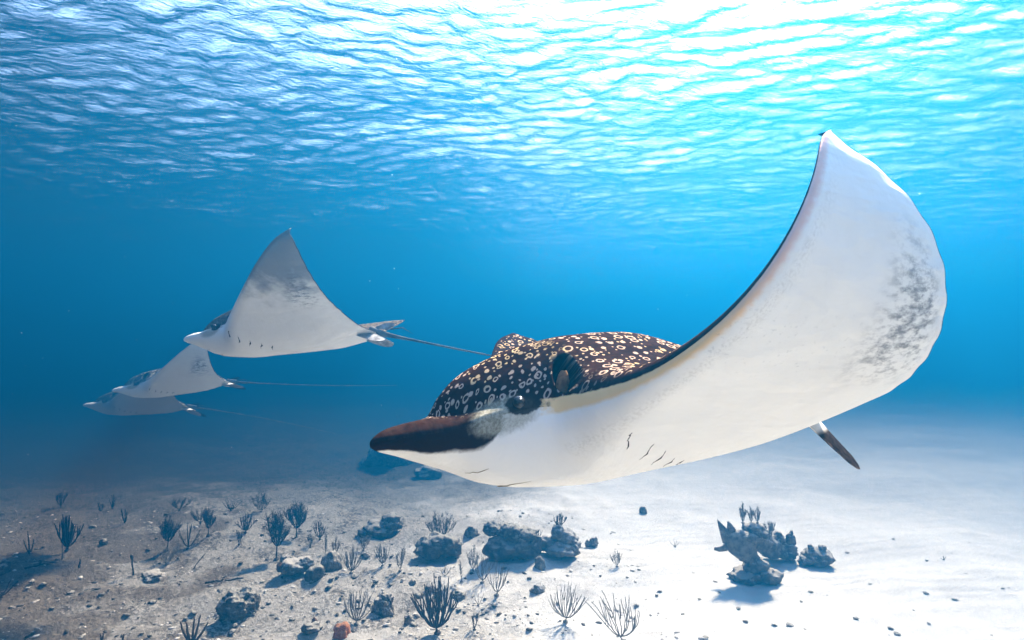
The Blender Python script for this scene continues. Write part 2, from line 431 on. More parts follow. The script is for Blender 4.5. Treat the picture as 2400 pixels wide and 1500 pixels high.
def blade(name, b0, b1, d, mat, parent, th=.010):
    """fin blade with rounded end, thickness tapering to the rim; root chord b0-b1, grows along d"""
    n, m = 14, 12; chord = b1 - b0
    nrm = np.cross(chord, d); nrm /= max(np.linalg.norm(nrm), 1e-9)
    V = []; 
    for sgn in (1, -1):
        for i in range(n):
            t = i / (n - 1)
            for j in range(m):
                u = j / (m - 1)
                tt = t * (1 - .22 * (2 * u - 1)**2 * t)
                p = b0 + chord * (u * (1 - .22 * t) + .26 * t) + d * tt
                h = th * (1 - t)**.7 * math.sqrt(max(0, 1 - (2 * u - 1)**2)) + .0006
                V.append(p + nrm * h * sgn)
    f = grid_faces(n, m); F = [tuple(a) for a in f] + [tuple(a[::-1] + n * m) for a in f]
    g = np.arange(n * m).reshape(n, m); rim = list(g[:, 0]) + list(g[-1, 1:]) + list(g[-2::-1, -1])
    for a, b in zip(rim[:-1], rim[1:]): F.append((a, b, b + n * m, a + n * m))
    t = np.repeat(np.linspace(0, 1, n), m); t = np.concatenate([t, t])
    sd = np.concatenate([np.zeros(n * m), np.ones(n * m)])
    return mesh_np(name, V, F, mat, parent, attrs=dict(along=t, face=sd))

def mat_ray(name, dark=(.015, .0075, .006), spot=(.40, .30, .24), scale=1.0, belly=(.93, .91, .86), grey=.0, cream=1.0, edge_c=((.95, .66, .33), (.88, .56, .46)), bill_c=None):
    N = NT(name)
    rest = N.attr('rest').outputs['Vector']; side = N.attr('side').outputs['Fac']; dle = N.attr('dle').outputs['Fac']; dte = N.attr('dte').outputs['Fac']
    pit = N.attr('pit').outputs['Fac']; chord = N.attr('chord').outputs['Fac']
    sx = N.n('ShaderNodeSeparateXYZ'); N.l(rest, sx.inputs[0]); x = sx.outputs[0]; v = N.math('ABSOLUTE', sx.outputs[1])
    nz = N.noise(rest, 55, 3, .6); nzm = N.noise(rest, 9, 5, .6); nzf = N.noise(rest, 160, 4, .7); nzb = N.noise(N.vscale(rest, (1, 1.6, 1)), 70, 4, .65); nzc = N.noise(N.vscale(rest, (1, 2.2, 1)), 20, 7, .68)
    z = sx.outputs[2]
    # --- dorsal pattern: rings, spots and short worm marks of uneven size
    patv = N.attr('pat').outputs['Vector']
    def warped(sc, amt):
        cn = N.noise(patv, sc, 2, .5); sub = N.n('ShaderNodeVectorMath', operation='SUBTRACT'); N.l(cn.outputs['Color'], sub.inputs[0]); sub.inputs[1].default_value = (.5, .5, .5)
        wp = N.n('ShaderNodeVectorMath', operation='MULTIPLY_ADD'); N.l(sub.outputs[0], wp.inputs[0]); wp.inputs[1].default_value = (amt, amt, amt); N.l(patv, wp.inputs[2])
        return wp.outputs[0]
    def spots(vec, sc, r_in, r_out, p_ring, p_dot, sharp=.05):
        vo = N.n('ShaderNodeTexVoronoi'); vo.voronoi_dimensions = '2D'; vo.inputs['Scale'].default_value = sc * scale; vo.inputs['Randomness'].default_value = .8
        N.l(vec, vo.inputs['Vector']); d = vo.outputs['Distance']
        cs = N.n('ShaderNodeSeparateColor'); N.l(vo.outputs['Color'], cs.inputs[0])
        grow = N.math('MULTIPLY_ADD', cs.outputs[1], .5, .72)                      # each cell its own size
        dd = N.math('DIVIDE', d, grow)
        ring = N.math('MULTIPLY', N.ss(dd, r_in - sharp, r_in + sharp * .6), N.ss(dd, r_out + sharp, r_out - sharp * .6))
        dot = N.ss(dd, .24, .15)
        isr = N.math('LESS_THAN', cs.outputs[0], p_ring); isd = N.math('GREATER_THAN', cs.outputs[0], 1 - p_dot)
        return N.math('ADD', N.math('MULTIPLY', ring, isr), N.math('MULTIPLY', dot, isd))
    wa = warped(26, .010); wb = warped(36, .016)
    A = spots(wa, 27, .21, .31, .58, .32, .035); A2 = spots(wa, 58, .2, .3, .0, .34)
    B = spots(wb, 41, .18, .31, .52, .44, .045); B2 = spots(wb, 70, .2, .3, .0, .30)
    onhead = N.ss(x, .34, .44)
    bodyp = N.math('MAXIMUM', A, N.math('MULTIPLY', A2, .9)); headp = N.math('MAXIMUM', B, N.math('MULTIPLY', B2, .9))
    pat = N.math('ADD', N.math('MULTIPLY', bodyp, N.math('SUBTRACT', 1.0, onhead)), N.math('MULTIPLY', headp, onhead), clamp=True)
    pat = N.math('MULTIPLY', pat, N.ss(N.math('ADD', x, N.math('MULTIPLY', N.math('POWER', N.math('MINIMUM', v, .115), 2.0), 13.0)), .725, .672))     # the bill is plain
    pat = N.math('MULTIPLY', pat, N.math('MULTIPLY', N.ss(v, 1.0, .97), N.ss(N.math('ADD', dle, N.math('MULTIPLY', N.ss(v, .30, .18), .05)), .006, .022)))
    sc_ = N.mix(N.ss(nzm.outputs[0], .42, .60), RGB(*spot), RGB(spot[0] * 1.08, spot[1] * 1.08, spot[2] * .78))
    lines = N.noise(N.vscale(rest, (170, 26, 60)), 1.0, 3, .55)
    dk = N.mix(N.ss(nz.outputs[0], .35, .7), RGB(*dark), RGB(dark[0] * 1.9, dark[1] * 1.7, dark[2] * 1.6))
    top = N.mix(N.math('MULTIPLY', pat, .95), dk, sc_)
    onb = N.ss(N.math('ADD', x, N.math('MULTIPLY', N.math('POWER', N.math('MINIMUM', v, .115), 2.0), 13.0)), .672, .700)
    top = N.mix(N.math('MULTIPLY', onb, N.ss(lines.outputs[0], .40, .72, 0, .5)), top, RGB(.034, .026, .023))
    if bill_c:
        top = N.mix(N.ss(N.math('ADD', x, N.math('MULTIPLY', N.math('POWER', N.math('MINIMUM', v, .115), 2.0), 13.0)), .672, .690), top, RGB(*bill_c))
    # --- belly
    bel = N.mix(N.ss(nzm.outputs[0], .40, .70, 0, .30), RGB(*belly), RGB(belly[0] * .88, belly[1] * .88, belly[2] * .89))
    rag = N.math('SUBTRACT', nz.outputs[0], .5)
    onwing = N.ss(N.math('ADD', v, N.math('MULTIPLY', rag, .05)), .126, .148)
    creamc = N.mix(N.ss(v, .45, .75), RGB(*edge_c[0]), RGB(*edge_c[1]))
    lim = N.math('ADD', N.math('MULTIPLY_ADD', N.ss(v, .3, .7), -.008, .020), N.math('MULTIPLY', rag, .014))
    zz_ = N.math('ADD', z, N.math('MULTIPLY', rag, .008))
    crm = N.math('MULTIPLY', N.math('MULTIPLY', N.math('MULTIPLY', N.ss(dle, N.math('ADD', lim, .010), N.math('SUBTRACT', lim, .010)), N.ss(zz_, -.020, -.010)), onwing), cream)
    # thin grey line of skin just inside the cream band
    gl_ = N.math('MULTIPLY', N.math('MULTIPLY', N.math('MULTIPLY', N.ss(dle, .016, .036), N.ss(dle, .075, .036)), onwing), N.math('MULTIPLY', N.ss(nzf.outputs[0], .42, .66, 0, .26 * cream), N.ss(z, -.006, -.020)))
    bel = N.mix(gl_, bel, RGB(.40, .37, .32))
    bel = N.mix(crm, bel, creamc)
    # grey mottled area towards the trailing edge and the tip
    pm = N.math('MULTIPLY', N.math('MULTIPLY', N.ss(chord, .48, .70), N.ss(v, .36, .50)), N.ss(v, .84, .62))
    pm = N.math('MULTIPLY', pm, N.ss(dte, .015, .085))
    pmn = N.ss(nzc.outputs[0], .42, .66)
    pm = N.math('MULTIPLY', pm, pmn)
    pm2 = N.math('MULTIPLY', N.math('MULTIPLY', N.ss(v, .36, .46), N.ss(v, .66, .52)), N.ss(nzb.outputs[0], .60, .68, 0, .5))
    bel = N.mix(N.math('MAXIMUM', N.math('MULTIPLY', pm, .9), N.math('MULTIPLY', pm2, .40)), bel, RGB(.22, .22, .225))
    if grey > 0:
        gm = N.math('MULTIPLY', N.ss(N.math('ADD', v, N.math('MULTIPLY', N.math('SUBTRACT', nzm.outputs[0], .5), .5)), .42, .72), grey)
        bel = N.mix(gm, bel, RGB(.20, .19, .19))
    # dark rims
    edge = N.math('ADD', .006, N.math('MULTIPLY', rag, .008))
    rimT = N.ss(dte, N.math('MULTIPLY', edge, 1.1), N.math('MULTIPLY', edge, .4))
    bl = N.math('MULTIPLY', N.math('ADD', .022, N.math('ADD', N.math('MULTIPLY', N.math('SUBTRACT', nzm.outputs[0], .5), .020), N.math('MULTIPLY', rag, .010))), N.ss(x, .525, .60))
    bill = N.ss(dle, bl, N.math('MULTIPLY', bl, .6)); bill = N.math('MULTIPLY', bill, N.ss(x, .53, .55))
    bel = N.mix(N.math('MAXIMUM', rimT, bill) if not bill_c else rimT, bel, RGB(dark[0] * 1.3, dark[1] * 1.2, dark[2] * 1.2))
    # cream front face of the wing, rising a little on to the upper side
    zl = N.math('ADD', N.math('MULTIPLY_ADD', N.ss(v, .14, .42), -.0185, .020), N.math('MULTIPLY', rag, .006))
    crt = N.math('MULTIPLY', N.math('MULTIPLY', N.math('MULTIPLY', N.ss(z, zl, N.math('SUBTRACT', zl, .004)), onwing), N.ss(dle, .05, .04)), N.math('MULTIPLY', N.ss(v, .97, .90), cream))
    top = N.mix(crt, top, creamc)
    col = N.mix(N.ss(side, .47, .53), top, bel)
    # olive-grey speckled cheek round the eye, with a dark ring and streak
    ce = N.math('ADD', N.math('ADD', N.math('POWER', N.math('ABSOLUTE', N.math('DIVIDE', N.math('SUBTRACT', x, .535), .080)), 2.0), N.math('POWER', N.math('ABSOLUTE', N.math('DIVIDE', N.math('ADD', z, .004), .042)), 2.0)), N.math('MULTIPLY', N.math('SUBTRACT', nzb.outputs[0], .5), .9))
    cheek = N.math('MULTIPLY', N.ss(ce, 1.25, .35), N.ss(v, .17, .145))
    ccol = N.mix(N.ss(nzf.outputs[0], .38, .62), RGB(.30, .28, .20), RGB(.50, .48, .38))
    col = N.mix(N.math('MULTIPLY', cheek, .75), col, ccol)
    er = N.math('ADD', N.math('POWER', N.math('ABSOLUTE', N.math('DIVIDE', N.math('SUBTRACT', x, .492), .042)), 2.0), N.math('POWER', N.math('ABSOLUTE', N.math('DIVIDE', N.math('SUBTRACT', z, .014), .026)), 2.0))
    er = N.math('ADD', er, N.math('MULTIPLY', rag, .9))
    col = N.mix(N.math('MULTIPLY', N.math('MULTIPLY', N.ss(er, 1.0, .65), N.ss(v, .17, .145)), .93), col, RGB(.020, .013, .011))
    col = N.mix(N.math('MULTIPLY', pit, .94), col, RGB(.006, .004, .004))  # shade inside the spiracle hole put into the colour of its walls
    N.l(col, N.b.inputs['Base Color'])
    N.b.inputs['Roughness'].default_value = .6; N.b.inputs['Specular IOR Level'].default_value = .02
    wr = N.noise(N.vscale(rest, (90, 14, 90)), 1.0, 3, .5)
    fr_ = N.math('SINE', N.math('ADD', N.math('MULTIPLY', v, 330.0), N.math('MULTIPLY', nzm.outputs[0], 9.0)))
    fr_ = N.math('MULTIPLY', N.math('MULTIPLY', fr_, N.ss(v, .25, .45)), N.ss(dte, .26, .03, .12, 1.0))
    sw = N.noise(N.vscale(rest, (5, 12, 5)), 1.0, 3, .5)
    n1_ = N.bump(N.math('ADD', sw.outputs[0], N.math('MULTIPLY', fr_, .012)), .5, .028)
    N.l(N.bump(N.math('ADD', N.math('MULTIPLY', nzf.outputs[0], .5), N.math('MULTIPLY', wr.outputs[0], .7)), .25, .006, n1_), N.b.inputs['Normal'])
    return N.m
def mat_simple(name, c1, c2, sc=40, rough=.7, bump=.3, bdist=.01, spec=.25, detail=5, pale_root=False):
    N = NT(name); tc = N.n('ShaderNodeTexCoord').outputs['Object']
    n = N.noise(tc, sc, detail, .6)
    c = N.mix(N.ss(n.outputs[0], .35, .65), RGB(*c1), RGB(*c2))
    if pale_root: c = N.mix(N.ss(N.attr('along').outputs['Fac'], .30, .16), c, RGB(.8, .78, .74))
    N.l(c, N.b.inputs['Base Color'])
    N.b.inputs['Roughness'].default_value = rough; N.b.inputs['Specular IOR Level'].default_value = spec
    if spec > .45: N.b.inputs['IOR'].default_value = 1.4
    if bump: N.l(N.bump(n.outputs[0], bump, bdist), N.b.inputs['Normal'])
    return N.m
eye_m = mat_simple('ray_eye', (.012, .010, .009), (.03, .025, .02), 120, .12, 0, spec=.6)
pup_m = mat_simple('ray_pupil', (.025, .023, .02), (.05, .045, .04), 200, .15, 0, spec=.5)
flap_m = mat_simple('spiracle_flap', (.30, .16, .075), (.14, .07, .035), 60, .35, .3, .004, .4)
dark_m = mat_simple('ray_dark_crease', (.05, .045, .04), (.10, .09, .08), 90, .7)
lip_m = mat_simple('ray_lip', (.40, .36, .26), (.22, .18, .12), 70, .7)
fin_m = mat_simple('ray_fin', (.012, .009, .008), (.045, .034, .028), 45, .5, .5, .01, pale_root=True)
finl_m = mat_simple('ray_fin_pale', (.42, .42, .42), (.20, .19, .18), 30, .5, .3)
tail_m = mat_simple('ray_tail', (.05, .05, .052), (.16, .16, .16), 12, .5)
M1 = dict(body=mat_ray('ray_skin_near'), eye=eye_m, pupil=pup_m, flap=flap_m, dark=dark_m, lip=lip_m, fin=fin_m, tail=tail_m)
M2 = dict(M1, body=mat_ray('ray_skin_grey_tipped', dark=(.035, .026, .022), spot=(.30, .26, .22), scale=1.9, grey=.85, cream=1.0, edge_c=((.84, .82, .78), (.30, .28, .26)), bill_c=(.70, .69, .66)), fin=finl_m)
M3 = dict(M1, body=mat_ray('ray_skin_plain', dark=(.03, .026, .024), spot=(.55, .55, .52), scale=1.0, cream=1.0, edge_c=((.86, .85, .82), (.7, .7, .68)), bill_c=(.62, .62, .60)), fin=fin_m)
GR = 'eagle rays swimming in a line'
make_ray('eagle_ray', 'big spotted eagle ray with raised white wing and cream edge, spiracle hole behind its eye', 
         (.407, 1.586, -.203, 3.62, -.057, .24), (.007, .764, 1.4, .099), (.364, .37, .07, 0), (.336, .044, -.21), 190, 190, M1,
         (1.5, .42, -.05, -.8), ((-.10, .055, -.16), (-.12, .02, .02)), (.394, .150), GR, fine=True, gills=[((.307, .240), (.282, .185)), ((.21, .199), (.205, .143)), ((.142, .165), (.134, .100)), ((.075, .120), (.06, .06)), ((.02, .09), (.005, .045))])
make_ray('eagle_ray', 'eagle ray with grey-tipped pointed wing and five black gill slits',
         (-1.503, 3.896, .059, 2.989, -.006, .199), (.361, .067, .141, -.113), (.30, .1, .1, 0), (-.093, -.168, -.024), 110, 110, M2,
         (1.7, -.34, .05, -.1), (-.10, .05, -.05), (.40, .11), GR)
make_ray('eagle_ray', 'pale bluish eagle ray with white-spotted back below the grey-tipped ray',
         (-4.492, 7.75, -.578, 3.449, .015, .164), (.189, .681, .373, .116), (.4, .4, .0, 0), (-.046, -.084, -.062), 90, 90, M3,
         (2.3, -.24, .08, .2), (-.20, .09, -.075), (.40, .11), GR, size=.88, sweep_r=.6)
make_ray('eagle_ray', 'faint hindmost eagle ray, lowest of the line, half lost in blue haze',
         (-5.415, 8.45, -.939, 3.363, -.088, .19), (.263, .438, .005, .212), (.1, .4, .0, 0), (-.142, 0, -.078), 80, 80, dict(M3, body=mat_ray('ray_skin_haze_greyed', dark=(.03, .026, .024), spot=(.3, .3, .29), belly=(.46, .46, .46), cream=.5, edge_c=((.6, .6, .58), (.5, .5, .5)), bill_c=(.5, .5, .5))),  # greyer belly and spots: haze over this ray put into its skin colour
         (2.2, -.16, -.14, .2), (-.22, .09, -.10), (.40, .11), GR, size=.92, sweep_r=.6)

# ------------------------------------------------------------------ reef: sea rods, coral heads, sponges, stones
def gp(px, py):
    p = at(px, py, 0)
    for _ in range(8):
        p = at(px, py, .5 * p.z + .5 * bedz(p))
    p.z = bedz(p); return p
def mat_rod(name, c1, c2):
    N = NT(name); tc = N.n('ShaderNodeTexCoord').outputs['Object']
    n = N.noise(tc, 160, 3, .6); n2 = N.noise(tc, 9, 3, .5)
    c = N.mix(N.ss(n.outputs[0], .4, .65), RGB(*c1), RGB(*c2))
    N.l(N.mix(N.ss(n2.outputs[0], .45, .7, 0, .5), c, RGB(c2[0] * 1.3, c2[1] * 1.3, c2[2] * 1.3)), N.b.inputs['Base Color'])
    N.b.inputs['Roughness'].default_value = .9; N.b.inputs['Specular IOR Level'].default_value = .1
    N.l(N.bump(n.outputs[0], .7, .006), N.b.inputs['Normal'])
    return N.m
def mat_coral(name, dark, mid, dust, dustiness=.75, sc=14):
    """encrusted stone: dark sides with growth, pale sediment settled on what faces up"""
    N = NT(name); tc = N.n('ShaderNodeTexCoord').outputs['Object']
    geo = N.n('ShaderNodeNewGeometry'); sz = N.n('ShaderNodeSeparateXYZ'); N.l(geo.outputs['Normal'], sz.inputs[0])
    n1 = N.noise(tc, sc, 6, .65); n2 = N.noise(tc, sc * 5, 5, .7); vo = N.n('ShaderNodeTexVoronoi'); vo.inputs['Scale'].default_value = sc * 4; N.l(tc, vo.inputs['Vector'])
    c = N.mix(N.ss(n1.outputs[0], .35, .65), RGB(*dark), RGB(*mid))
    c = N.mix(N.ss(n2.outputs[0], .55, .72, 0, .5), c, RGB(dark[0] * .5, dark[1] * .5, dark[2] * .5))
    up = N.math('ADD', sz.outputs[2], N.math('MULTIPLY', N.math('SUBTRACT', n1.outputs[0], .5), 1.1))
    c = N.mix(N.ss(up, .35, .85, 0, dustiness), c, RGB(*dust))
    N.l(c, N.b.inputs['Base Color']); N.b.inputs['Roughness'].default_value = .95; N.b.inputs['Specular IOR Level'].default_value = .1
    h = N.math('ADD', N.math('MULTIPLY', n2.outputs[0], .6), N.math('MULTIPLY', vo.outputs['Distance'], .5))
    N.l(N.bump(h, .8, .03), N.b.inputs['Normal'])
    return N.m
ROD_DARK = mat_rod('sea_rod_dark', (.050, .042, .038), (.115, .098, .086))
ROD_GREY = mat_rod('sea_rod_grey', (.15, .14, .125), (.28, .26, .235))
ROD_BROWN = mat_rod('sea_rod_brown', (.075, .055, .04), (.15, .11, .08))
CORAL = mat_coral('coral_stone', (.11, .098, .084), (.28, .25, .215), (.60, .56, .50), .8)
CORAL_D = mat_coral('coral_stone_dark', (.070, .062, .053), (.19, .168, .143), (.50, .47, .41), .72)
CORAL_P = mat_coral('coral_stone_pale', (.16, .15, .14), (.30, .28, .26), (.62, .60, .56), .7)
SPONGE = mat_coral('sponge_orange', (.40, .14, .055), (.58, .24, .11), (.50, .30, .20), .4, 22)
RUST = mat_coral('sponge_rust', (.12, .055, .03), (.20, .10, .06), (.30, .20, .14), .3, 22)
WOOD = mat_coral('dead_branch', (.05, .045, .04), (.12, .11, .10), (.34, .32, .29), .5, 30)
_ico = {}
def ico(n):
    if n not in _ico:
        bm = bmesh.new(); bmesh.ops.create_icosphere(bm, subdivisions=n, radius=1.0)
        bm.verts.ensure_lookup_table()
        _ico[n] = (np.array([v.co[:] for v in bm.verts]), np.array([[v.index for v in f.verts] for f in bm.faces])); bm.free()
    return _ico[n]
def blob(name, r, loc, mat, parent=None, seed=0, rough=.25, freq=1.6, sub=4, ridge=0., flat=.25, rotz=0.):
    V, F = ico(sub); out = []
    off = Vector((seed * 3.17 + 11, seed * 1.73 - 5, seed * .91 + 2))
    for v in V:
        q = Vector(v)
        d = noise.fractal(q * freq + off, .9, 2.1, 5) * rough
        d += noise.noise(q * freq * .5 + off) * rough * .9
        if ridge:
            d += ridge * (1 - 2 * abs(noise.noise(Vector((q.x * 2.2, q.y * 2.2, q.z * 5.0)) + off + q * .7)))
        d += noise.noise(q * freq * 7 + off) * rough * .16
        p = q * (1 + d)
        if p.z < -flat: p.z = -flat + (p.z + flat) * .25
        out.append((p.x * r[0], p.y * r[1], p.z * r[2]))
    o = mesh_np(name, out, F, mat, parent)
    o.location = loc; o.rotation_euler[2] = rotz
    return o
def stone(name, px, py, wpx, hpx, mat, label, cat, seed, group=None, **kw):
    """one boulder whose foot is seen at px, py"""
    p = gp(px, py); s = p.y / FPX
    rx = wpx * s / 2.35; rz = hpx * s / 1.4
    o = blob(name, (rx, rx * .85, rz), (p.x, p.y + rx * .5, p.z + rz * .18), mat, None, seed, **kw)
    return tag(o, label, cat, group)
def head(name, px, py, lobes, mat, label, cat, seed):
    """coral head of several lobes: (dx, dy up from foot, width, height, depth shift) in pixels"""
    p = gp(px, py); s = p.y / FPX
    root = empty(name, p, label, cat)
    for k, (dx, dy, wd, ht, dz) in enumerate(lobes):
        rx = wd * s / 2; rz = ht * s / 2
        blob('lobe', (rx, rx * .9, rz), (dx * s, rx * .4 + dz * s, dy * s), mat, root, seed + k * 7, rough=.30, freq=1.9, flat=.6)
    return root
class TB:
    """collects tubes for one part"""
    def __init__(s): s.V = []; s.F = []
    def add(s, pts, rad, seg=6):
        V, F = tube('', pts, rad, None, None, seg, raw=True); o = len(s.V)
        s.V += V; s.F += [tuple(i + o for i in f) for f in F]
def rod_coral(px, py, wpx, hpx, mat, label, style='rod', n=7, seed=0, group=None, lean=0., r0=.016, base=None, name='sea_rod', forks=2):
    R = random.Random(seed + 101)
    p = gp(px, py) if base is None else Vector(base); s = p.y / FPX
    H = hpx * s; W = wpx * s / 2
    lean = lean + R.uniform(-.28, .28)
    root = empty(name, p, label, 'coral', group)
    hf = blob('holdfast', (H * .05 + .008, H * .05 + .008, H * .035 + .006), (0, 0, 0), mat, root, seed, sub=2)
    seg = 6 if hpx > 55 else 5
    stem = .10 if style != 'plume' else .28
    t0 = Vector((lean * H * .1, 0, H * stem))
    tb = TB(); tb.add([(0, 0, -.03), (0, 0, 0), t0], [H * r0 * 1.8, H * r0 * 1.5, H * r0 * 1.3], seg)
    mesh_np('stem', tb.V, tb.F, mat, root)
    for i in range(n):
        a = (-1 + 2 * (i + .5) / n) + R.uniform(-.12, .12)
        dep = R.uniform(-.5, .5)
        top = H * (1 - .34 * abs(a)**1.6) * R.uniform(.80, 1.04)
        ex = a * W; ey = dep * W * .8
        tb = TB()
        def path(ex, ey, top, start, k=10, bow=.62):
            pts = []
            for j in range(k + 1):
                t = j / k
                e = 1 - (1 - t)**(1 / bow)                  # out first, then up
                x = start.x + (ex - start.x) * (t**.62 * .75 + .25 * t) + lean * H * .34 * t * t
                y = start.y + (ey - start.y) * t**.7
                z = start.z + (top - start.z) * (t**1.25)
                pts.append(Vector((x + R.uniform(-1, 1) * H * .008, y + R.uniform(-1, 1) * H * .008, z)))
            return pts
        P = path(ex, ey, top, t0)
        rr = H * r0
        tb.add(P, [rr * (1.15 - .55 * j / 10) for j in range(11)], seg)
        tw = []
        for f in range(forks):
            j = R.randint(2, 6); st = P[j]
            sx = st.x + R.uniform(-.30, .30) * W; sy = st.y + R.uniform(-.3, .3) * W
            tp = min(top * R.uniform(.82, 1.08), H * 1.05)
            Q = []
            for jj in range(8):
                t = jj / 7
                Q.append(Vector((st.x + (sx + (ex - st.x) * .55 - st.x) * t**.6 + lean * H * .15 * t, st.y + (sy - st.y) * t**.6, st.z + (tp - st.z) * t**1.1)))
            tb.add(Q, [rr * (.95 - .45 * jj / 7) for jj in range(8)], seg)
            tw.append(Q)
        if style in ('fuzzy', 'plume'):
            for Q in [P[1:]] + tw:
                for k in range(len(Q) * 3):
                    c = Q[R.randrange(1, len(Q))]; L = H * R.uniform(.07, .16)
                    d = Vector((R.uniform(-1, 1), R.uniform(-1, 1), R.uniform(.2, 1.3))).normalized()
                    tb.add([c, c + d * L * .5 + Vector((0, 0, L * .08)), c + d * L + Vector((0, 0, L * .3))], [rr * .5, rr * .42, rr * .25], 4)
        mesh_np('branch', tb.V, tb.F, mat, root)
    return root

# --- foreground sea rods
rod_coral(1025, 1484, 112, 128, ROD_DARK, 'dense charcoal sea rod, the darkest and thickest coral bush on pale sand', n=15, seed=1, r0=.016, forks=3)
rod_coral(834, 1463, 82, 82, ROD_GREY, 'slender grey fan-shaped sea rod beside a rounded pale rock', n=12, seed=2, r0=.012, forks=2)
rod_coral(1325, 1457, 98, 84, ROD_GREY, 'low wide grey sea rod with thin upright twigs on white sand', n=13, seed=3, r0=.010, forks=2)
rod_coral(1462, 1504, 130, 120, ROD_GREY, 'wispy grey sea rod with long whips swept to one side', n=9, seed=4, r0=.009, lean=-.9, forks=2)
rod_coral(450, 1512, 66, 74, ROD_BROWN, 'stubby brown sea rod with five thick bare prongs', n=5, seed=5, r0=.040, forks=0)
rod_coral(2, 1400, 62, 46, ROD_BROWN, 'brown sea rod with a few slanting prongs cut by the frame edge', n=4, seed=6, r0=.03, lean=.5, forks=0)
rod_coral(238, 1500, 14, 20, ROD_BROWN, 'tiny brown coral prong sprouting from brown silt', n=2, seed=7, r0=.09, forks=0, group='tiny prongs in the brown silt')
rod_coral(288, 1500, 10, 18, ROD_BROWN, 'tiny brown coral prong sprouting from brown silt', n=2, seed=8, r0=.08, forks=0, group='tiny prongs in the brown silt')
rod_coral(1112, 1476, 22, 42, ROD_DARK, 'small fuzzy dark coral sprig right of the charcoal sea rod', 'fuzzy', n=2, seed=9, r0=.018)
rod_coral(1121, 1420, 34, 34, ROD_GREY, 'little three-twig grey sea rod above the charcoal bush', n=3, seed=10, r0=.02, forks=0)
# --- middle distance
rod_coral(823, 1344, 58, 62, ROD_GREY, 'neat V-shaped grey sea rod beside the largest round boulder', n=9, seed=11, r0=.015)
rod_coral(897, 1326, 44, 56, ROD_GREY, 'narrow upright sea rod between V-shaped sea rod and dark boulder', n=8, seed=12, r0=.015)
rod_coral(938, 1338, 30, 50, ROD_GREY, 'small soft fuzzy sea rod leaning in front of the dark boulder', 'fuzzy', n=3, seed=13, r0=.013, lean=.2)
rod_coral(1164, 1396, 52, 84, ROD_GREY, 'tall thin open sea rod with two long arms in front of the boulders', n=4, seed=14, r0=.012)
rod_coral(1130, 1366, 56, 66, ROD_GREY, 'branching grey sea rod just behind the tall thin open one', n=6, seed=15, r0=.012)
rod_coral(1082, 1364, 18, 56, ROD_GREY, 'spiky upright sea plume like a bottle brush', 'fuzzy', n=1, seed=16, r0=.016, forks=1)
rod_coral(1108, 1338, 36, 54, ROD_GREY, 'pale fuzzy sea plume between the two big coral boulders', 'fuzzy', n=3, seed=17, r0=.012)
rod_coral(1042, 1352, 34, 30, ROD_GREY, 'small crooked sea rod at the foot of the dark boulder', n=3, seed=18, r0=.02, forks=1)
rod_coral(158, 1290, 62, 86, ROD_DARK, 'dense dark broom-shaped sea rod on the dim sand flat', n=11, seed=21, r0=.022, forks=2)
rod_coral(70, 1300, 28, 54, ROD_DARK, 'two-armed dark sea rod beside the broom-shaped one', n=3, seed=22, r0=.028, forks=0)
rod_coral(392, 1290, 48, 76, ROD_DARK, 'bushy dark sea plume standing behind a finer pale bush', 'plume', n=7, seed=23, r0=.014)
rod_coral(388, 1323, 50, 42, ROD_GREY, 'fine pale twiggy bush in front of the bushy dark plume', 'fuzzy', n=6, seed=24, r0=.010)
rod_coral(441, 1287, 62, 62, ROD_DARK, 'open crooked sea rod with few curling arms', n=4, seed=25, r0=.018, forks=1)
rod_coral(418, 1308, 26, 34, ROD_GREY, 'small faint sea rod beside the thin leaning stick', 'fuzzy', n=3, seed=26, r0=.012)
rod_coral(575, 1248, 48, 48, ROD_DARK, 'compact dark goblet-shaped sea rod', n=9, seed=27, r0=.022)
rod_coral(648, 1313, 56, 116, ROD_DARK, 'tall dark sea plume on a long bare stalk', 'plume', n=6, seed=28, r0=.011)
rod_coral(695, 1262, 54, 84, ROD_DARK, 'broad dark sea plume behind the long-stalked one', 'plume', n=7, seed=29, r0=.013)
rod_coral(750, 1264, 34, 44, ROD_DARK, 'small dark brush-shaped sea rod above the pale round boulders', n=7, seed=30, r0=.02)
rod_coral(727, 1282, 18, 26, ROD_DARK, 'tiny dark tuft left of the largest round boulder', 'fuzzy', n=3, seed=31, r0=.02)
rod_coral(560, 1276, 20, 34, ROD_DARK, 'dim fuzzy sea rod on the shadowed sand rise', 'fuzzy', n=3, seed=32, r0=.016)
rod_coral(488, 1256, 34, 62, ROD_DARK, 'blurry dark sea plume among the far left bushes', 'plume', n=5, seed=33, r0=.014)
rod_coral(541, 1197, 50, 30, ROD_DARK, 'low comb-like row of dark coral fingers', n=9, seed=34, r0=.03, forks=0)
rod_coral(612, 1200, 54, 40, ROD_DARK, 'hazy twig bush beyond the goblet-shaped sea rod', 'fuzzy', n=5, seed=35, r0=.014)
rod_coral(293, 1228, 24, 44, ROD_DARK, 'short dark forked sea rod alone on the dim sand', n=4, seed=36, r0=.03, forks=0)
rod_coral(264, 1192, 22, 36, ROD_DARK, 'faint forked sea rod beyond the short dark forked one', n=4, seed=37, r0=.03, forks=0)
rod_coral(236, 1204, 16, 26, ROD_DARK, 'faint little tuft left of the forked sea rods', 'fuzzy', n=2, seed=38, r0=.02)
rod_coral(142, 1186, 28, 40, ROD_DARK, 'very faint bush on the dimmest far sand', 'fuzzy', n=4, seed=39, r0=.014)
rod_coral(420, 1196, 60, 30, ROD_DARK, 'low sprawling dark coral thicket on the far flat', 'fuzzy', n=6, seed=40, r0=.016)
rod_coral(470, 1226, 60, 34, ROD_DARK, 'dark tangled coral thicket below the sprawling one', 'fuzzy', n=6, seed=41, r0=.016)
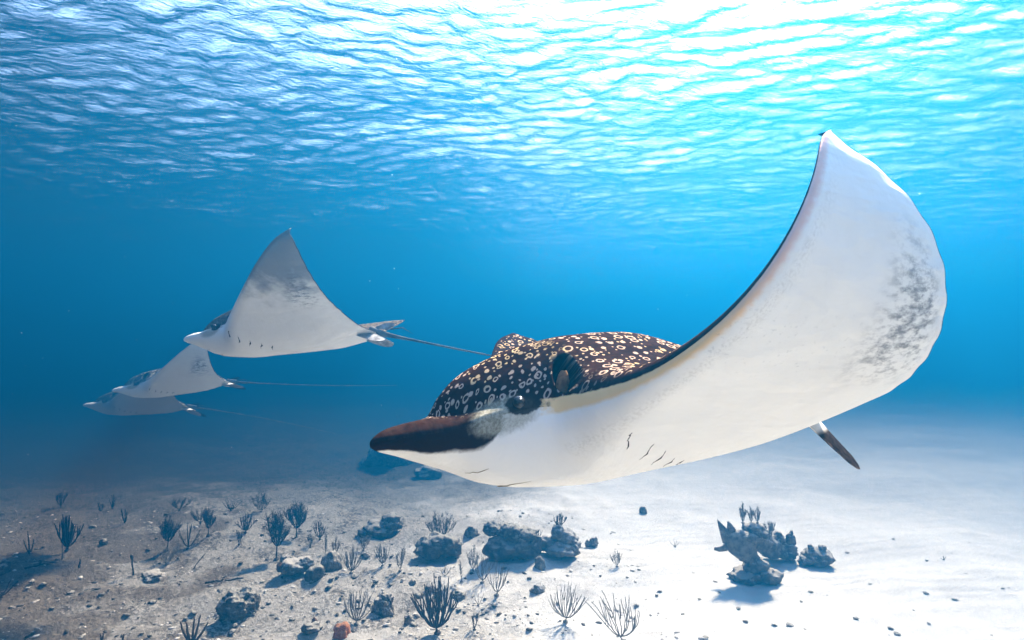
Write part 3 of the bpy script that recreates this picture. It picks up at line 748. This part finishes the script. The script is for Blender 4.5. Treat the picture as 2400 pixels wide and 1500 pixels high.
rod_coral(785, 1300, 26, 40, ROD_GREY, 'fuzzy sprig growing behind the largest round boulder', 'fuzzy', n=3, seed=42, r0=.014)
rod_coral(763, 1300, 14, 44, ROD_GREY, 'thin spiky sprig beside the fuzzy sprig behind the boulder', 'fuzzy', n=1, seed=43, r0=.016)
rod_coral(852, 1290, 30, 36, ROD_GREY, 'small grey bush behind the V-shaped sea rod', 'fuzzy', n=4, seed=44, r0=.014)
rod_coral(1032, 1268, 74, 64, ROD_DARK, 'large hazy round coral bush behind the dark boulder', 'fuzzy', n=9, seed=45, r0=.009)
rod_coral(1446, 1328, 34, 34, ROD_GREY, 'pale feathery bush alone on the bright white sand', 'fuzzy', n=5, seed=46, r0=.012)
rod_coral(1582, 1282, 34, 22, ROD_GREY, 'tiny faint sprig far out on the white sand', n=4, seed=47, r0=.02, forks=0)
rod_coral(2212, 1312, 26, 10, ROD_GREY, 'tiny grass-like tuft in a hollow of the white sand', n=4, seed=48, r0=.05, forks=0)
rod_coral(1040, 1384, 26, 24, ROD_GREY, 'low twig tuft below the dark boulder', n=3, seed=49, r0=.022, forks=1)

# --- boulders and coral heads
stone('coral_rock', 547, 1448, 96, 62, CORAL_D, 'dark ridged coral rock with pale wavy folds near the stubby prongs', 'rock', 3, rough=.32, ridge=.13, freq=1.8, sub=5)
stone('coral_rock', 896, 1444, 54, 50, CORAL, 'rounded knobbly rock between the slender fan sea rod and the charcoal one', 'rock', 5, rough=.34, freq=2.4, sub=5)
stone('coral_rock', 957, 1462, 26, 22, CORAL, 'fist-sized rounded stone left of the charcoal sea rod', 'rock', 6, rough=.3)
stone('sponge', 800, 1494, 50, 34, SPONGE, 'orange cone-shaped sponge with a crumpled top on the sand', 'sponge', 9, rough=.36, freq=1.5)
stone('sponge', 737, 1464, 16, 17, RUST, 'small rust-brown lump behind the orange sponge', 'sponge', 10, rough=.3)
stone('coral_rock', 725, 1484, 44, 20, CORAL_D, 'flat dark broken rock beside the orange sponge', 'rock', 11, rough=.5)
r7 = head('coral_rock', 688, 1348, [(-2, 14, 62, 34, 0), (24, 20, 34, 30, 6)], CORAL, 'smooth double boulder with a rust-brown end', 'rock', 13)
s7 = r7.location.y / FPX
tag(blob('rust_end', (10 * s7, 10 * s7, 14 * s7), (-32 * s7, 5 * s7, 12 * s7), RUST, r7, 14, rough=.2), 'rust-brown end of the boulder')
stone('coral_rock', 735, 1360, 50, 34, CORAL_D, 'dark oval boulder in front of the smooth double one', 'rock', 15, rough=.22)
stone('coral_rock', 773, 1336, 58, 48, CORAL, 'largest round boulder with pale silted top', 'rock', 17, rough=.20)
stone('coral_rock', 666, 1322, 32, 22, CORAL, 'small smooth boulder at the foot of the long-stalked plume', 'rock', 18, rough=.2)
head('coral_outcrop', 1025, 1312, [(-20, 22, 66, 52, 0), (22, 24, 62, 52, 4), (0, 34, 56, 40, 10)], CORAL_D, 'big squat dark boulder with silted crown below the hazy bush', 'coral', 21)
head('coral_outcrop', 1200, 1316, [(-22, 24, 76, 56, 0), (24, 26, 84, 58, 6), (50, 32, 36, 50, 10), (8, 52, 50, 44, 12), (-16, 62, 50, 42, 14), (-46, 68, 44, 34, 12), (34, 56, 54, 30, 10)], CORAL_D, 'largest dark coral outcrop with knobs piled to one side', 'coral', 23)
head('coral_outcrop', 1312, 1308, [(8, 18, 76, 42, 0), (18, 34, 52, 46, 8), (0, 52, 36, 36, 10), (-28, 24, 42, 40, 14), (30, 16, 30, 34, -2)], CORAL_P, 'paler pyramid-shaped coral head with a leafy tuft on top', 'coral', 27)
pc = gp(1312, 1308)
rod_coral(0, 0, 36, 30, ROD_DARK, 'leafy dark tuft crowning the paler pyramid coral head', 'fuzzy', n=5, seed=51, r0=.03, base=(pc.x + .0, pc.y + .09, pc.z + 64 * pc.y / FPX))
pc = gp(1200, 1316)
rod_coral(0, 0, 22, 24, ROD_DARK, 'little twig sprouting from the end of the largest outcrop', n=3, seed=52, r0=.03, base=(pc.x + 62 * pc.y / FPX, pc.y + .12, pc.z + 44 * pc.y / FPX))
stone('coral_rock', 1265, 1334, 32, 30, CORAL_P, 'egg-shaped pale stone at the end of the largest outcrop', 'rock', 31, rough=.2)
stone('coral_rock', 1104, 1258, 36, 26, CORAL, 'round hazy boulder behind the gap between the dark outcrops', 'rock', 32, rough=.2)
head('coral_rock', 1386, 1284, [(6, 10, 20, 26, 0), (-8, 8, 14, 18, 0)], CORAL_P, 'small pale twin stone on the open white sand', 'rock', 33)
stone('coral_rock', 1262, 1390, 42, 20, CORAL_P, 'tilted pale stone lying in front of the outcrops', 'rock', 34, rough=.3)
stone('coral_rock', 1008, 1386, 26, 17, CORAL, 'small stone right behind the charcoal sea rod', 'rock', 35, rough=.25)
stone('coral_rock', 1072, 1402, 32, 15, CORAL_D, 'low dark stone at the side of the charcoal sea rod', 'rock', 36, rough=.4)
head('coral_outcrop', 888, 1262, [(0, 18, 78, 44, 0), (24, 30, 50, 42, 10), (-30, 10, 40, 26, 0)], CORAL_D, 'dark sloping mound at the haze edge behind the small sea rods', 'coral', 37)
stone('coral_rock', 240, 1276, 22, 14, CORAL_D, 'small dark pebble-like boulder alone on the dim sand', 'rock', 41, rough=.15)
stone('coral_rock', -6, 1352, 44, 42, CORAL_D, 'dark round boulder cut by the frame edge', 'rock', 42, rough=.2)
stone('coral_rock', 76, 1332, 24, 14, CORAL_D, 'low dark stone beside a fallen branch', 'rock', 43, rough=.2)
stone('coral_rock', 350, 1358, 60, 16, CORAL, 'flat slab-like stone behind the bulb-topped stalk', 'rock', 44, rough=.35)
stone('coral_rock', 966, 1372, 20, 14, CORAL, 'little grey stone left of the low twig tuft', 'rock', 45, rough=.3)
stone('coral_rock', 856, 1306, 22, 14, CORAL, 'small stone behind the V-shaped sea rod', 'rock', 46, rough=.3)
stone('coral_rock', 1508, 1204, 20, 18, CORAL, 'faint little rock far off on the white sand', 'rock', 47, rough=.3)
stone('coral_rock', 905, 1092, 130, 80, CORAL_D, 'huge dim reef mound far off in the blue', 'rock', 48, rough=.3)
stone('coral_rock', 1000, 1120, 70, 26, CORAL_D, 'dim low rock beside the huge far mound', 'rock', 49, rough=.3)
# coral tower on the white sand with a smooth pronged blade
tw = gp(1772, 1366); ts = tw.y / FPX
tower = head('coral_outcrop', 1772, 1366, [(-14, 8, 74, 40, 0), (28, 12, 62, 38, -2), (4, 34, 54, 46, 4), (-12, 62, 44, 60, 8), (-4, 92, 64, 50, 8), (6, 112, 52, 38, 10), (22, 84, 40, 40, 10)], CORAL, 'narrow-waisted coral tower with frilled plumes on top', 'coral', 53)
P = [(-16, 92, 0, 30), (-34, 96, 4, 30), (-52, 104, 6, 24), (-66, 112, 8, 16)]
bl = TB()
def prong(pts, parent, nm):
    V = [Vector((a * ts, (6 + c) * ts, b * ts)) for a, b, c, r in pts]; tb = TB()
    tb.add(V, [r * ts for *_, r in pts], 12)
    o = mesh_np(nm, [(x, (y - 8 * ts) * .55 + 8 * ts, z) for x, y, z in tb.V], tb.F, CORAL, parent); return o
prong([(-6, 74, 4, 34), (-24, 82, 4, 34), (-44, 92, 4, 30), (-58, 98, 4, 20), (-66, 102, 4, 9)], tower, 'blade')
prong([(-58, 96, 4, 17), (-68, 112, 4, 11), (-78, 130, 4, 5), (-84, 142, 4, 1)], tower, 'prong')
prong([(-48, 104, 4, 14), (-54, 122, 4, 9), (-59, 138, 4, 2)], tower, 'prong')
prong([(-56, 84, 4, 12), (-68, 76, 4, 8), (-80, 73, 4, 6), (-92, 74, 4, 3)], tower, 'prong')
prong([(-62, 98, 4, 9), (-66, 114, 4, 4), (-68, 122, 4, 1)], tower, 'prong')
for k, (dx, h, n) in enumerate(((-18, 40, 3), (2, 34, 3), (16, 36, 3), (44, 46, 5))):
    rod_coral(0, 0, 22 if k < 3 else 32, h, ROD_GREY, ['frilled plume leaning out at the pronged side of the coral tower', 'short frilled plume on the crown of the coral tower', 'second short plume on the crown, beside the broad one', 'broadest plume, standing on a stalk beside the coral tower'][k], 'fuzzy', n=n, seed=60 + k, r0=.02,
              base=(tw.x + dx * ts, tw.y + .12, tw.z + (128 if k < 3 else 86) * ts), name='sea_plume', group='plumes growing on the coral tower')
head('coral_outcrop', 1830, 1318, [(-14, 28, 60, 56, 0), (22, 20, 46, 46, 4), (28, 46, 22, 36, 6), (0, 48, 34, 36, 6)], CORAL, 'pair of blocky coral lumps just behind the tower', 'coral', 57)
head('coral_outcrop', 1918, 1326, [(4, 16, 66, 42, 0), (-26, 8, 34, 24, 0), (-14, 40, 12, 14, 4), (14, 38, 18, 12, 4)], CORAL, 'lone blocky coral head with two small knobs beside the tower', 'coral', 58)
# sticks
def stick(px0, py0, px1, py1, rpx, label, seed, up=0., name='fallen_branch', cat='branch', bulb=0.):
    a = gp(px0, py0); b = gp(px1, py1) if not up else None; s = a.y / FPX; R = random.Random(seed)
    if b is None: b = a + Vector(((px1 - px0) * s, 0, up * s))
    else: b.z += rpx * s
    root = empty(name, a, label, cat); d = b - a
    pts = [d * t + Vector((0, R.uniform(-1, 1) * rpx * s, R.uniform(-.3, 1) * rpx * s * .8 + (rpx * s * .4 if not up else -.02 * (t < .01)))) for t in np.linspace(0, 1, 8)]
    rad = [rpx * s * R.uniform(.7, 1.15) * (1 - .35 * t) + bulb * s * max(0, 1 - abs(t - .9) / .18) for t in np.linspace(0, 1, 8)]
    tube('shaft', pts, rad, WOOD, root, 8)
    q = pts[3]; tube('knot', [q, q + d * .06 + Vector((0, 0, rpx * s * 2.2))], [rpx * s * .7, rpx * s * .3], WOOD, root, 6)
    return root
stick(482, 1368, 570, 1360, 3.2, 'thin dead branch lying flat on open grey sand', 71)
stick(62, 1334, 130, 1322, 3.6, 'fallen branch leaning over a low dark stone', 72)
stick(313, 1352, 307, 1300, 2.0, 'single bulb-topped stalk standing by the flat slab', 73, up=52, name='coral_stalk', cat='coral', bulb=3.0)
stick(185, 1330, 188, 1312, 1.8, 'short bare stub standing on the sand near the fallen branch', 74, up=20, name='coral_stalk', cat='coral')
stick(455, 1330, 480, 1296, 1.2, 'thin leaning bare stick below the open crooked sea rod', 75, up=32, name='coral_stalk', cat='coral')
stick(146, 1312, 145, 1282, 1.0, 'hair-thin stalk in front of the broom-shaped sea rod', 76, up=36, name='coral_stalk', cat='coral')
# loose stones one can pick out
R = random.Random(5)
peb = [blob('pebble', (.03, .026, .015), (0, 0, -20), CORAL_D, None, 80 + k, rough=.35, sub=2) for k in range(3)]
def pebble(k, px, py, wpx, label, group, mat=None):
    p = gp(px, py); s = p.y / FPX * wpx / .06
    o = bpy.data.objects.new('pebble', peb[k % 3].data); COL.objects.link(o)
    o.location = (p.x, p.y, p.z + .006); o.scale = (s, s, s * R.uniform(.35, .7) if px > 1200 else s * R.uniform(.7, 1.3)); o.rotation_euler = (R.uniform(-.3, .3), R.uniform(-.3, .3), R.uniform(0, 6.3))
    tag(o, label, 'stone', group)
for k, (px, py, wd) in enumerate([(1851, 1466, 17), (1815, 1466, 15), (2088, 1474, 16), (2102, 1486, 15), (2238, 1405, 14), (1747, 1457, 15), (1546, 1387, 13), (1686, 1389, 9), (1730, 1426, 13), (1878, 1411, 7), (2005, 1450, 15), (1640, 1405, 10), (2170, 1390, 12), (1900, 1388, 12), (1493, 1420, 14), (2350, 1380, 9), (1652, 1496, 18), (1600, 1440, 10), (1485, 1450, 9), (2040, 1370, 9)]):
    pebble(k, px, py, wd, 'small dark flake lying on the bright white sand', 'dark flakes on the white sand', CORAL)
for k in range(46):
    px = R.uniform(10, 1180); py = R.uniform(1345, 1496)
    pebble(k + 1, px, py, R.uniform(9, 20), 'loose dark stone among the pale rubble', 'loose stones on the rubble flat')
for o in peb: bpy.data.objects.remove(o)
# rubble, shell bits and coral chips too many to count
V0, F0 = ico(1); VV = []; FF = []; tot = 0
rg = np.random.default_rng(3)
NCH = 9000
chips = []
yy = 4.3 + 7.5 * rg.random(NCH)**1.7; xx = (rg.random(NCH) * 2.05 - 1.03) * yy * .95
keep = rg.random(NCH) < np.where(xx < .3, 1., np.where(xx < 1.5, .40, .03)); xx = xx[keep]; yy = yy[keep]
kk = yy < 8.6; xx = xx[kk]; yy = yy[kk]
zz = bed(xx, yy); sz = (.004 + .016 * rg.random(len(xx))**3) * (1 + .04 * yy)
nv = len(V0)
an = rg.random(len(xx)) * 6.283; c, s_ = np.cos(an), np.sin(an)
jit = 1 + .35 * (rg.random((len(xx), nv)) - .5)
P = V0[None] * jit[..., None] * np.stack([sz * (1 + rg.random(len(xx))), sz * (.7 + .6 * rg.random(len(xx))), sz * (.35 + .4 * rg.random(len(xx)))], -1)[:, None, :]
Q = np.stack([P[..., 0] * c[:, None] - P[..., 1] * s_[:, None] + xx[:, None], P[..., 0] * s_[:, None] + P[..., 1] * c[:, None] + yy[:, None], P[..., 2] + (zz + sz * .15)[:, None]], -1)
FA = (F0[None] + (np.arange(len(xx)) * nv)[:, None, None]).reshape(-1, 3)
def mat_chips():
    N = NT('rubble'); a = N.attr('tone').outputs['Fac']
    N.l(N.mix(N.ss(a, .25, .9), RGB(.10, .085, .07), RGB(.66, .62, .56)), N.b.inputs['Base Color']); N.b.inputs['Roughness'].default_value = .95
    return N.m
tag(mesh_np('rubble', Q.reshape(-1, 3), FA, mat_chips(), attrs=dict(tone=np.repeat(np.clip(rg.random(len(xx)) + .35 * (xx > .3), 0, 1), nv))), 'loose coral chips and shell bits strewn on the sea bed', 'rubble', kind='stuff')
# ------------------------------------------------------------------ specks drifting in the water
rg = np.random.default_rng(11); V0, F0 = ico(1); n = 260
dist = 1.6 + 7.5 * rg.random(n); px_ = rg.random(n) * 2400; py_ = 60 + rg.random(n) * 1050
c_, s_ = math.cos(PITCH), math.sin(PITCH); a_ = (px_ - 1200) / FPX; b_ = -(py_ - 750) / FPX
ctr = np.stack([a_ * dist, (c_ - b_ * s_) * dist, (s_ + b_ * c_) * dist + CAM_H], -1)
ctr = ctr[(ctr[:, 2] > .25) & (ctr[:, 2] < SURF - .3)]
rad = .0007 + .0016 * rg.random(len(ctr))**3
Q = V0[None] * rad[:, None, None] + ctr[:, None, :]
FA = (F0[None] + (np.arange(len(ctr)) * len(V0))[:, None, None]).reshape(-1, 3)
tag(mesh_np('drifting_specks', Q.reshape(-1, 3), FA, mat_simple('speck', (.75, .74, .70), (.55, .54, .50), 50, .9, 0)), 'tiny pale specks drifting through the blue water', 'specks', kind='stuff')


# ------------------------------------------------------------------ the water itself: one closed box of even, light-scattering blue
bm = bmesh.new(); bmesh.ops.create_cube(bm, size=1.0)
me = bpy.data.meshes.new('haze'); bm.to_mesh(me); bm.free()
N = NT('water_volume'); N.t.nodes.remove(N.b)
pv = N.n('ShaderNodeVolumePrincipled')
pv.inputs['Color'].default_value = RGB(*WATER_COLOR); pv.inputs['Density'].default_value = WATER_DENSITY
pv.inputs['Anisotropy'].default_value = WATER_G; pv.inputs['Absorption Color'].default_value = RGB(0, 0, 0)
N.l(pv.outputs[0], N.out.inputs['Volume'])
hz = link('haze', me, N.m); zb, zt = -5.0, SURF + .45
hz.location = (0, 49.5, (zb + zt) / 2); hz.scale = (160, 140, zt - zb)
tag(hz, kind='stuff')
